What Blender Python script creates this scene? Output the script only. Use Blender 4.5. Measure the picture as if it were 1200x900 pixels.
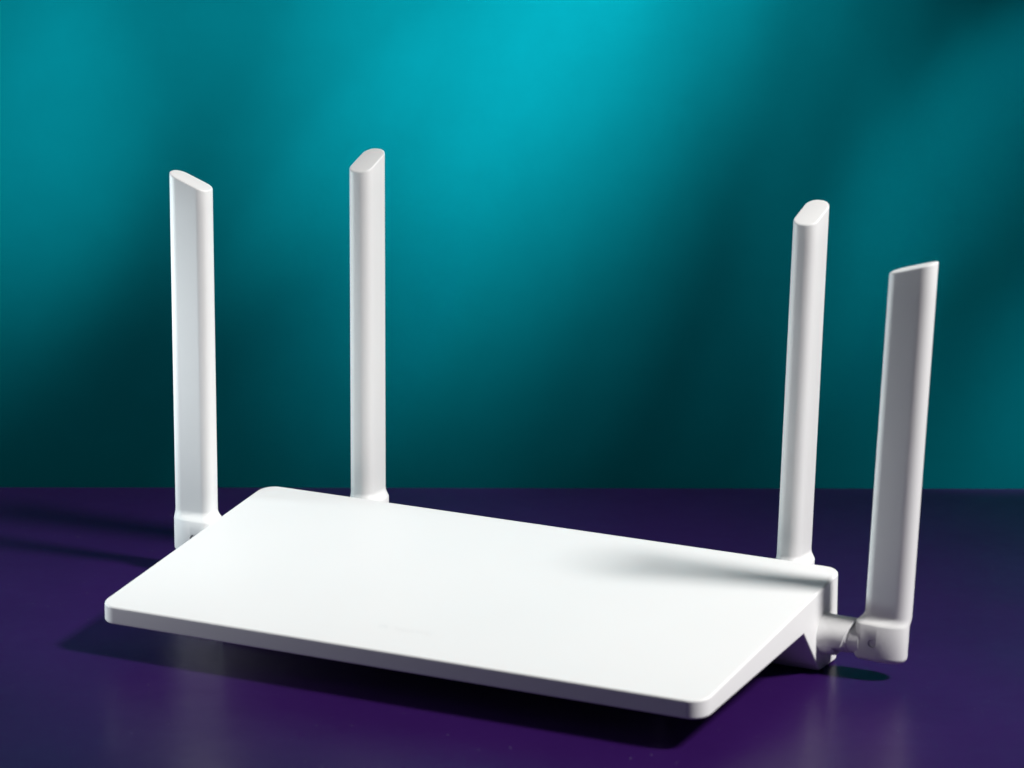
import bpy, bmesh, math, random
from mathutils import Vector, Matrix

# ------------------------------------------------------------------ scene
for o in list(bpy.data.objects):
    bpy.data.objects.remove(o, do_unlink=True)
scene = bpy.context.scene
COL = scene.collection
MM = 0.001

# router dimensions (mm): X = width, Y = depth (towards the backdrop), Z = up
W, D = 225.0, 112.4
Z_REAR, Z_FRONT_TOP, Z_FRONT_BOT = 31.2, 17.1, 10.8

# ------------------------------------------------------------------ camera
YAW, PITCH, ROLL = -0.47381, 0.25167, 0.00179
CAM = Vector((0.7526, -1.16132, 0.44822))
fw = Vector((math.sin(YAW)*math.cos(PITCH), math.cos(YAW)*math.cos(PITCH), -math.sin(PITCH)))
rt = Vector((math.cos(YAW), -math.sin(YAW), 0))
up = rt.cross(fw)
rt, up = rt*math.cos(ROLL)+up*math.sin(ROLL), up*math.cos(ROLL)-rt*math.sin(ROLL)
cd = bpy.data.cameras.new('camera')
cd.sensor_width = 36.0
cd.lens = 5000.0/1200.0*36.0
cd.clip_start, cd.clip_end = 0.02, 50.0
cd.dof.use_dof = True
cd.dof.focus_distance = 1.50
cd.dof.aperture_fstop = 16.0
cam = bpy.data.objects.new('camera', cd)
COL.objects.link(cam)
cam.matrix_world = Matrix((( rt.x, up.x, -fw.x, CAM.x), (rt.y, up.y, -fw.y, CAM.y), (rt.z, up.z, -fw.z, CAM.z), (0, 0, 0, 1)))
scene.camera = cam

# ------------------------------------------------------------------ world: dim studio
world = bpy.data.worlds.new('World')
scene.world = world
world.use_nodes = True
bg = world.node_tree.nodes['Background']
bg.inputs[0].default_value = (0.48, 0.62, 1.0, 1)
bg.inputs[1].default_value = 0.030

# ------------------------------------------------------------------ lamps
FH = Vector((math.sin(YAW), math.cos(YAW), 0))          # horizontal view direction
RH = Vector((math.cos(YAW), -math.sin(YAW), 0))         # backdrop runs along this
WALL_FWD = 1.620                                        # metres from camera to backdrop
CAM0 = Vector((CAM.x, CAM.y, 0))
def wallpt(u, v, n=0.0):                                # u along backdrop, v up, n in front of it
    return CAM0 + RH*u + FH*(WALL_FWD - n) + Vector((0, 0, v))

def spot(name, pos, x, y, z, half, blend, power, radius, color, sx=1, sy=1):
    l = bpy.data.lights.new(name, 'SPOT')
    l.energy, l.color = power, color
    l.spot_size, l.spot_blend = 2*half, blend
    l.shadow_soft_size = radius
    o = bpy.data.objects.new(name, l)
    COL.objects.link(o)
    # local -Z is the beam; local X, Y scaled give the shutters' oval beam
    o.matrix_world = Matrix(((x.x*sx, y.x*sy, -z.x, pos.x), (x.y*sx, y.y*sy, -z.y, pos.y), (x.z*sx, y.z*sy, -z.z, pos.z), (0, 0, 0, 1)))
    return o

# key: studio head, high on the right and a little behind
kt = Vector((0.10, 0.040, 0.02))                        # aim
kpos = Vector((1.199, 0.172, 1.180))
kz = (kt - kpos).normalized()
ky = Vector((0, 0, 1)).cross(-kz).normalized()
kx = ky.cross(-kz)
spot('key_lamp', kpos, kx, ky, kz, math.radians(17), 0.7, 142.0, 0.135, (1.0, 0.985, 0.965), 1.0, 0.54)

# fill: small soft box low on the left
fl = bpy.data.lights.new('fill_lamp', 'AREA')
fl.shape, fl.size, fl.size_y = 'RECTANGLE', 0.11, 0.10
fl.energy, fl.color = 0.092, (0.93, 0.98, 1.0)
fo = bpy.data.objects.new('fill_lamp', fl)
COL.objects.link(fo)
fo.location = (-0.16, -0.042, 0.090)
fl.spread = math.radians(75)
fo.rotation_euler = (Vector((0.04, 0.055, 0.08)) - Vector(fo.location)).to_track_quat('-Z', 'Y').to_euler()

# rim: lamp added far left to brighten the antennas' left edges
rl = bpy.data.lights.new('added_rim_lamp', 'AREA')
rl.shape, rl.size, rl.size_y = 'RECTANGLE', 0.06, 0.10
rl.energy, rl.color = 0.12, (0.80, 0.97, 1.0)
rl.spread = math.radians(60)
ro = bpy.data.objects.new('added_rim_lamp', rl)
COL.objects.link(ro)
ro.location = (-0.33, 0.030, 0.10)
ro.rotation_euler = (Vector((0.10, 0.075, 0.09)) - Vector(ro.location)).to_track_quat('-Z', 'Y').to_euler()

# shuttered spots raking down the backdrop: u, v, n, aim_u, aim_v, twist, ln sx, ln sy, watts
BEAMS = [
 (0.241, 0.460, 0.240, -0.041, 0.169, -0.914, -0.430, 0.023, 5.71),
 (0.192, 0.460, 0.240, -0.007, 0.204, -0.592, -0.166, -0.634, 22.35),
 (0.101, 0.460, 0.240, -0.220, 0.179, 1.401, -1.287, -0.181, 16.90),
 (0.122, 0.460, 0.240, -0.138, 0.149, -1.210, -1.126, 0.141, 10.22),
 (0.311, 0.460, 0.240, 0.145, 0.238, 0.776, -1.889, -0.139, 2.72),
 (0.283, 0.460, 0.240, 0.113, 0.150, 0.999, -1.628, 0.032, 2.72),
 (0.367, 0.460, 0.240, 0.145, 0.099, 0.190, -1.412, -0.664, 2.75),
 (0.332, 0.460, 0.240, 0.134, 0.146, -0.829, -0.270, -1.267, 4.18),
 (0.164, 0.460, 0.240, 0.036, 0.166, 0.049, -0.703, -0.187, 12.60),
 (0.353, 0.460, 0.240, 0.159, 0.096, 0.241, -1.582, -0.584, 1.98),
 (0.325, 0.460, 0.240, 0.190, 0.123, -0.761, -1.171, -0.808, 7.68),
 (0.367, 0.460, 0.240, 0.291, 0.044, -1.272, -1.166, -0.096, 23.44),
 (0.150, 0.460, 0.240, 0.092, 0.162, -0.107, -1.233, -0.151, 3.97),
 (0.087, 0.460, 0.240, -0.159, 0.149, 0.229, -1.194, -0.612, 6.61),
 (0.143, 0.460, 0.240, -0.066, 0.125, -0.201, -2.089, -1.109, 4.17),
 (0.164, 0.460, 0.240, -0.059, 0.053, -0.295, -1.406, -0.994, 4.03),
]
def wdir(v):                                            # backdrop frame -> world direction
    return RH*v.x + Vector((0, 0, 1))*v.y - FH*v.z
for (lu, lv, ln, au, av, ph, lsx, lsy, pw) in BEAMS:
    d = Vector((au-lu, av-lv, -ln)).normalized()
    x = d.cross(Vector((0, 0, 1))).normalized()
    y = x.cross(d)
    x, y = x*math.cos(ph)+y*math.sin(ph), y*math.cos(ph)-x*math.sin(ph)
    spot('backdrop_lamp', wallpt(lu, lv, ln), wdir(x), wdir(y), wdir(d), math.radians(20), 1.0, pw*2.0, 0.006,
         (1.0, 1.0, 1.0), math.exp(lsx), math.exp(lsy))

# ------------------------------------------------------------------ view
scene.view_settings.view_transform = 'Standard'
scene.view_settings.look = 'None'
scene.view_settings.exposure = 0.0
scene.view_settings.gamma = 1.0
scene.view_settings.use_curve_mapping = False
scene.render.engine = 'CYCLES'

# ------------------------------------------------------------------ materials
def mat(name, color, rough, spec=0.5):
    m = bpy.data.materials.new(name)
    m.use_nodes = True
    b = m.node_tree.nodes['Principled BSDF']
    b.inputs['Base Color'].default_value = (*color, 1)
    b.inputs['Roughness'].default_value = rough
    b.inputs['Specular IOR Level'].default_value = spec
    return m, m.node_tree.nodes, m.node_tree.links, b

def noise(n, l, scale, detail=2.0, rough=0.5):
    t = n.new('ShaderNodeTexCoord')
    x = n.new('ShaderNodeTexNoise')
    x.inputs['Scale'].default_value = scale
    x.inputs['Detail'].default_value = detail
    x.inputs['Roughness'].default_value = rough
    l.new(t.outputs['Object'], x.inputs['Vector'])
    return x

def ramp(n, l, src, p0, c0, p1, c1):
    r = n.new('ShaderNodeValToRGB')
    r.color_ramp.elements[0].position, r.color_ramp.elements[0].color = p0, (*c0, 1)
    r.color_ramp.elements[1].position, r.color_ramp.elements[1].color = p1, (*c1, 1)
    l.new(src, r.inputs[0])
    return r

def bump(n, l, b, src, strength, dist):
    k = n.new('ShaderNodeBump')
    k.inputs['Strength'].default_value = strength
    k.inputs['Distance'].default_value = dist
    l.new(src, k.inputs['Height'])
    l.new(k.outputs['Normal'], b.inputs['Normal'])

# matt moulded white plastic, very fine spark-eroded grain
WHITE, n, l, b = mat('white_matt_plastic', (0.815, 0.812, 0.806), 0.48, 0.4)
f = noise(n, l, 2600, 2)
bump(n, l, b, f.outputs['Fac'], 0.25, 0.00004)
g = noise(n, l, 35, 4)
r = ramp(n, l, g.outputs['Fac'], 0.3, (0.44,)*3, 0.7, (0.52,)*3)
l.new(r.outputs[0], b.inputs['Roughness'])

GREYPIN, *_ = mat('grey_pin_plastic', (0.42, 0.42, 0.44), 0.4)
RUBBER, *_ = mat('black_rubber', (0.02, 0.02, 0.022), 0.7)
PRINT, *_ = mat('pale_print', (0.785, 0.785, 0.782), 0.42)

# violet satin table sheet
VIOLET, n, l, b = mat('violet_satin_sheet', (0.03, 0.008, 0.085), 0.34, 0.17)
g = noise(n, l, 9, 5, 0.6)
r = ramp(n, l, g.outputs['Fac'], 0.3, (0.0225, 0.0046, 0.065), 0.7, (0.0280, 0.0059, 0.078))
dn = noise(n, l, 900, 0)
dr = ramp(n, l, dn.outputs['Fac'], 0.85, (0, 0, 0), 0.88, (1, 1, 1))
mx = n.new('ShaderNodeMix'); mx.data_type = 'RGBA'
l.new(dr.outputs[0], mx.inputs[0]); l.new(r.outputs[0], mx.inputs[6])
mx.inputs[7].default_value = (0.16, 0.14, 0.22, 1)
l.new(mx.outputs[2], b.inputs['Base Color'])
g2 = noise(n, l, 22, 5, 0.65)
rr = ramp(n, l, g2.outputs['Fac'], 0.3, (0.30,)*3, 0.7, (0.38,)*3)
l.new(rr.outputs[0], b.inputs['Roughness'])
f = noise(n, l, 1400, 3)
bump(n, l, b, f.outputs['Fac'], 0.15, 0.00005)

# teal matt backdrop paper
TEAL, n, l, b = mat('teal_backdrop_paper', (0.0002, 0.06, 0.075), 0.9, 0.0)
g = noise(n, l, 60, 6, 0.7)
r = ramp(n, l, g.outputs['Fac'], 0.3, (0.0002, 0.058, 0.0725), 0.7, (0.0002, 0.062, 0.0775))
l.new(r.outputs[0], b.inputs['Base Color'])
f = noise(n, l, 1500, 4)
bump(n, l, b, f.outputs['Fac'], 0.12, 0.0001)

# ------------------------------------------------------------------ mesh helpers
def link(name, me, material, parent=None):
    me.materials.clear()
    me.materials.append(material)
    o = bpy.data.objects.new(name, me)
    COL.objects.link(o)
    if parent:
        o.parent = parent
    return o

def from_bm(name, bm, smooth_angle=35):
    bmesh.ops.recalc_face_normals(bm, faces=bm.faces[:])
    for f in bm.faces:
        f.smooth = True
    for e in bm.edges:
        if len(e.link_faces) == 2 and e.calc_face_angle(0) > math.radians(smooth_angle):
            e.smooth = False
    me = bpy.data.meshes.new(name)
    bm.to_mesh(me)
    bm.free()
    return me

def box_mesh(name, x0, x1, y0, y1, z0, z1, bev=0.0, seg=3):
    bm = bmesh.new()
    bmesh.ops.create_cube(bm, size=1)
    for v in bm.verts:
        v.co = Vector(((x0+x1)/2+v.co.x*(x1-x0), (y0+y1)/2+v.co.y*(y1-y0), (z0+z1)/2+v.co.z*(z1-z0)))
    if bev:
        bmesh.ops.bevel(bm, geom=bm.edges[:], offset=bev, segments=seg, profile=0.5, affect='EDGES')
    return from_bm(name, bm)

def loft(name, rings, cap=True, smooth_angle=35):
    bm = bmesh.new()
    vs = [[bm.verts.new(c) for c in r] for r in rings]
    n = len(rings[0])
    for a, b_ in zip(vs[:-1], vs[1:]):
        for i in range(n):
            bm.faces.new((a[i], a[(i+1) % n], b_[(i+1) % n], b_[i]))
    if cap:
        bm.faces.new(vs[0][::-1])
        bm.faces.new(vs[-1])
    return from_bm(name, bm, smooth_angle)

# ------------------------------------------------------------------ setting
# table: sheet-covered board; its far edge runs parallel to the backdrop
T_EDGE = 1.5834
tx, ty, t_th = 1.7, 1.35, 0.018
me = box_mesh('table', -tx/2, tx/2, -ty, 0, -t_th, 0, 0.0012, 2)
table = link('table', me, VIOLET)
table.location = CAM0 + FH*T_EDGE
table.rotation_euler = (0, 0, -YAW + 0.0008)
table['kind'] = 'structure'

# backdrop: hanging paper with a little thickness
me = box_mesh('backdrop', -1.1, 1.1, 0, 0.004, -0.5, 1.0, 0.001, 1)
wall = link('backdrop', me, TEAL)
wall.location = CAM0 + FH*WALL_FWD
wall.rotation_euler = (0, 0, -YAW)
wall['kind'] = 'structure'

# ------------------------------------------------------------------ router
router = bpy.data.objects.new('wireless_router', None)
router.empty_display_size = 0.02
COL.objects.link(router)
router.location = (0, 0, 0)
router['label'] = 'white slanted wireless router with four upright antennas on the violet table'
router['category'] = 'router'

# housing: thickening slab on a wedge-shaped rear foot, one moulded shell
APEX = (79.2, 17.1)
FOOT = 19.0
prof = [(0, Z_FRONT_BOT), APEX, (D-FOOT, 0.35), (D, 0.35), (D, Z_REAR), (0, Z_FRONT_TOP)]
bm = bmesh.new()
la = [bm.verts.new((0, y*MM, z*MM)) for y, z in prof]
ra = [bm.verts.new((W*MM, y*MM, z*MM)) for y, z in prof]
np_ = len(prof)
for i in range(np_):
    j = (i+1) % np_
    bm.faces.new((la[i], la[j], ra[j], ra[i]))
bm.faces.new(la)
bm.faces.new(ra[::-1])
bmesh.ops.recalc_face_normals(bm, faces=bm.faces[:])
vert = [e for e in bm.edges if abs(e.verts[0].co.x-e.verts[1].co.x) < 1e-7 and abs(e.verts[0].co.y-e.verts[1].co.y) < 1e-7]
bmesh.ops.bevel(bm, geom=vert, offset=6.2*MM, segments=10, profile=0.5, affect='EDGES', clamp_overlap=False)
bmesh.ops.recalc_face_normals(bm, faces=bm.faces[:])
sharp = [e for e in bm.edges if len(e.link_faces) == 2 and e.calc_face_angle(0) > math.radians(25) and e.is_convex]
bmesh.ops.bevel(bm, geom=sharp, offset=0.75*MM, segments=4, profile=0.5, affect='EDGES', clamp_overlap=True)
big = [f for f in bm.faces if len(f.verts) > 4]
bmesh.ops.triangulate(bm, faces=big)
housing = link('housing', from_bm('housing', bm, 30), WHITE, router)
housing['label'] = 'thin slanted white panel with a wedge foot along its rear'
wn = housing.modifiers.new('weighted', 'WEIGHTED_NORMAL')
wn.keep_sharp = True

# hidden front support under the panel
me = box_mesh('front_support', 30*MM, 195*MM, 30*MM, 37*MM, 0.3*MM, 14.2*MM, 0.8*MM, 2)
link('front_support', me, WHITE, housing)
for x in (40, 185):
    me = box_mesh('rubber_pad', (x-7)*MM, (x+7)*MM, 31*MM, 36*MM, 0.02*MM, 0.8*MM, 0.2*MM, 1)
    link('rubber_pad', me, RUBBER, housing)

# faint printed mark centred near the panel's front edge
slope = math.atan2(Z_REAR-Z_FRONT_TOP, D)
def top_point(x, y, lift=0.0):
    return Vector((x*MM, y*MM, (Z_FRONT_TOP + y*math.tan(slope) + lift)*MM))
bm = bmesh.new()
for k in range(8):                                       # fan of petals
    a = math.radians(90 + (k-3.5)*25)
    ln, wd = 1.75 - 0.06*abs(k-3.5)**1.5, 0.42
    pts = []
    for s in range(14):
        t = 2*math.pi*s/14
        px_, py_ = ln*(0.5+0.5*math.cos(t)), wd*math.sin(t)*(0.55+0.45*math.cos(t))
        pts.append(bm.verts.new(((0.35*math.cos(a) + px_*math.cos(a)-py_*math.sin(a))*MM, (-0.6 + 0.35*math.sin(a) + px_*math.sin(a)+py_*math.cos(a))*MM, 0)))
    bm.faces.new(pts)
bmesh.ops.dissolve_degenerate(bm, edges=bm.edges[:], dist=1e-7)
emb = link('emblem', from_bm('emblem', bm), PRINT, housing)
emb.location = top_point(100.6, 17.2, 0.03)
emb.rotation_euler = (slope, 0, 0)
tc = bpy.data.curves.new('wordmark', 'FONT')
tc.body = 'HUAWEI'
tc.size = 3.4*MM
tc.space_character = 1.12
tc.align_x, tc.align_y = 'LEFT', 'CENTER'
tob = bpy.data.objects.new('text_tmp', tc)
COL.objects.link(tob)
bpy.context.view_layer.update()
tme = bpy.data.meshes.new_from_object(tob.evaluated_get(bpy.context.evaluated_depsgraph_get()))
bpy.data.objects.remove(tob, do_unlink=True)
word = link('wordmark', tme, PRINT, housing)
word.location = top_point(105.0, 17.0, 0.03)
word.rotation_euler = (slope, 0, 0)

# ------------------------------------------------------------------ antenna
def section(cx, a, b_, ri, ro, inset, zf, cy=0.0, n=18):
    # rounded rectangle; ri / ro = (rx, ry) of the inner (-x) and outer (+x) corners
    a, b_ = a-inset, b_-inset
    pts = []
    for k, (sx, sy) in enumerate(((1, 1), (-1, 1), (-1, -1), (1, -1))):
        qx, qy = ro if sx > 0 else ri
        qx, qy = max(qx-inset, 0.3), max(qy-inset, 0.3)
        for s in range(n):
            t = math.pi/2*k + math.pi/2*s/(n-1)
            x, y = cx + sx*(a-qx) + qx*math.cos(t), cy + sy*(b_-qy) + qy*math.sin(t)
            pts.append(Vector((x*MM, y*MM, zf(x)*MM)))
    return pts

def mixv(p, q, s):
    return tuple(i+(j-i)*s for i, j in zip(p, q))

HC, HB = -1.4, 5.6                 # hinge block: offset to the front, half thickness
HI, HO = (3.4, 3.4), (9.0, 5.2)    # its inner and outer corner radii
BW, BT = 7.9, 4.4                  # blade half width, half thickness
BI, BO = (3.6, 3.8), (4.3, 4.0)    # its inner and outer corner radii
TOP, CUT = 130.0, 0.36             # height above the pivot, slope of the slanted cut
rings = []
for k in range(7):                 # rounded bottom of the hinge block
    t = math.pi/2*k/6
    i = 2.2*(1-math.sin(t))
    zz = -6.5 + 2.2*(1-math.cos(t))
    rings.append(section(-1.0, 8.85, HB, HI, HO, i, lambda x, zz=zz: zz, HC))
rings.append(section(-1.0, 8.85, HB, HI, HO, 0, lambda x: 6.4, HC))
for k in range(1, 15):             # shoulder: eased lip then soft concave fillet into the blade
    t = k/14
    s = (1-(1-t)**2.2)*(1-(1-min(t*5, 1))**2*0.5)
    zz = 6.4 + 0.35*min(t*6, 1) + 3.2*t
    rings.append(section(-1.0*(1-s), 8.85+(BW-8.85)*s, HB+(BT-HB)*s, mixv(HI, BI, s), mixv(HO, BO, s), 0, lambda x, zz=zz: zz, HC*(1-s)))
for z in (14, 40, 70, 100, 120):
    rings.append(section(0, BW, BT, BI, BO, 0, lambda x, z=z: z))
for k in range(6):                 # slanted, softly rounded tip
    t = math.pi/2*k/5
    i, dz = 0.55*(1-math.cos(t)), 0.55*(math.sin(t)-1)
    rings.append(section(0, BW, BT, BI, BO, i, lambda x, dz=dz: TOP + CUT*x + dz))
blade_me = loft('antenna', rings, True, 60)

# drill the pivot dimples
def cyl(name, r, y0, y1, n=28):
    bm = bmesh.new()
    va = [bm.verts.new((r*math.cos(2*math.pi*i/n)*MM, y0*MM, r*math.sin(2*math.pi*i/n)*MM)) for i in range(n)]
    vb = [bm.verts.new((r*math.cos(2*math.pi*i/n)*MM, y1*MM, r*math.sin(2*math.pi*i/n)*MM)) for i in range(n)]
    for i in range(n):
        j = (i+1) % n
        bm.faces.new((va[i], va[j], vb[j], vb[i]))
    bm.faces.new(va[::-1]); bm.faces.new(vb)
    return bm
PX, PZ = -2.6, 0.3
def cut(me_in):
    src = bpy.data.objects.new('cut_src', me_in); COL.objects.link(src)
    tools = []
    for s in (-1,):
        m = from_bm('cut_tool', cyl('cut_tool', 1.4, s*6.1, s*9.0))
        t = bpy.data.objects.new('cut_tool', m); COL.objects.link(t)
        t.location = (PX*MM, 0, PZ*MM)
        md = src.modifiers.new('b', 'BOOLEAN'); md.operation = 'DIFFERENCE'; md.solver = 'EXACT'; md.object = t
        tools.append(t)
    bpy.context.view_layer.update()
    out = bpy.data.meshes.new_from_object(src.evaluated_get(bpy.context.evaluated_depsgraph_get()))
    for t in tools + [src]:
        bpy.data.objects.remove(t, do_unlink=True)
    bm = bmesh.new(); bm.from_mesh(out)
    bmesh.ops.triangulate(bm, faces=[f for f in bm.faces if len(f.verts) > 4])
    return from_bm('antenna', bm, 60)
blade_me = cut(blade_me)

# pin sitting in the dimple (front and back), slightly domed
def pin_mesh():
    rings = []
    for rr_, yy in ((1.08, -6.0), (1.08, -6.42), (0.95, -6.55), (0.7, -6.60), (0.3, -6.62)):
        rings.append([Vector((rr_*math.cos(2*math.pi*i/24)*MM, yy*MM, rr_*math.sin(2*math.pi*i/24)*MM)) for i in range(24)])
    return loft('pivot_pin', rings)
pin_me = pin_mesh()

# sleeve on the housing, cut off aslant, with a narrower knuckle inside (axis = local X, housing at x = -DIST)
DIST = 21.4
def sleeve_mesh():
    rings, n = [], 96
    def end(t):                     # upper half reaches out aslant, lower half is notched back
        s = math.sin(t)
        k = min(max((s+0.42)/0.10, 0), 1)
        return 5.0*(1-k) + (9.0+2.3*s)*k
    for (x0, r) in ((-0.6, 7.35), (0.5, 7.15), (1.0, 7.0), (3.5, 6.9)):
        rings.append([Vector(((x0-DIST)*MM, r*math.cos(2*math.pi*i/n)*MM, r*math.sin(2*math.pi*i/n)*MM)) for i in range(n)])
    for (e, r) in ((-0.45, 6.8), (-0.12, 6.72), (0, 6.5), (0.0, 5.75), (-1.5, 5.7)):
        rings.append([Vector(((end(2*math.pi*i/n) + e - DIST)*MM,
                              r*math.cos(2*math.pi*i/n)*MM, r*math.sin(2*math.pi*i/n)*MM)) for i in range(n)])
    return loft('hinge_sleeve', rings, False, 40)
def knuckle_mesh():
    rings, n = [], 32
    for (x0, r) in ((0.5, 5.45), (9.2, 5.3), (9.6, 4.9), (10.2, 4.85), (10.6, 5.2), (14.0, 5.2)):
        rings.append([Vector(((x0-DIST)*MM, r*math.cos(2*math.pi*i/n)*MM, r*math.sin(2*math.pi*i/n)*MM)) for i in range(n)])
    return loft('hinge_knuckle', rings, True, 40)
sl_me, kn_me = sleeve_mesh(), knuckle_mesh()

# x, y, z of pivot (mm), heading of the outer side, outward lean in degrees, description
ANT = [
 (W+DIST, 99.4, 12.6, 0.0, 2.8, 'antenna standing off the right side, tip cut rising outwards'),
 (-DIST, 99.6, 13.0, 180.0, 0.0, 'antenna standing off the left side'),
 (28.6, D+24.6, 17.3, 90.0, 0.0, 'rear antenna nearer the left end'),
 (196.0, D+24.6, 17.3, 90.0, 0.0, 'rear antenna nearer the right end'),
]
SIDE_LEAN = [0, 0, 0.2, 1.9]
FLIP = [1, -1, 1, 1]                # the left one is the mirror image
STRETCH = [0.986, 1.0, 1.008, 0.994]
SWIVEL = [0.0, 0.0, 0, 0]            # forward swing of the side antennas about their sleeves
for (x, y, z, hd, lean, lab), sl, sw, fy, sz in zip(ANT, SIDE_LEAN, SWIVEL, FLIP, STRETCH):
    a = link('antenna', blade_me, WHITE, router)
    head = Matrix.Rotation(math.radians(hd), 4, 'Z')
    a.matrix_world = Matrix.Translation((x*MM, y*MM, z*MM)) @ Matrix.Rotation(math.radians(sw), 4, 'X') @ Matrix.Rotation(math.radians(sl), 4, 'Y') @ head @ Matrix.Rotation(math.radians(lean), 4, 'Y') @ Matrix.Diagonal((1, fy, sz, 1))
    a['label'] = lab
    p = link('pivot_pin', pin_me, WHITE, a)
    p.location = (PX*MM, 0, PZ*MM)
    s = link('hinge_sleeve', sl_me, WHITE, a)
    s.matrix_basis = Matrix.Translation((0, -2.4*MM, 0)) @ Matrix.Rotation(math.radians(-lean), 4, 'Y')
    k = link('hinge_knuckle', kn_me, WHITE, a)
    k.matrix_basis = Matrix.Translation((0, -2.4*MM, 0)) @ Matrix.Rotation(math.radians(-lean), 4, 'Y')
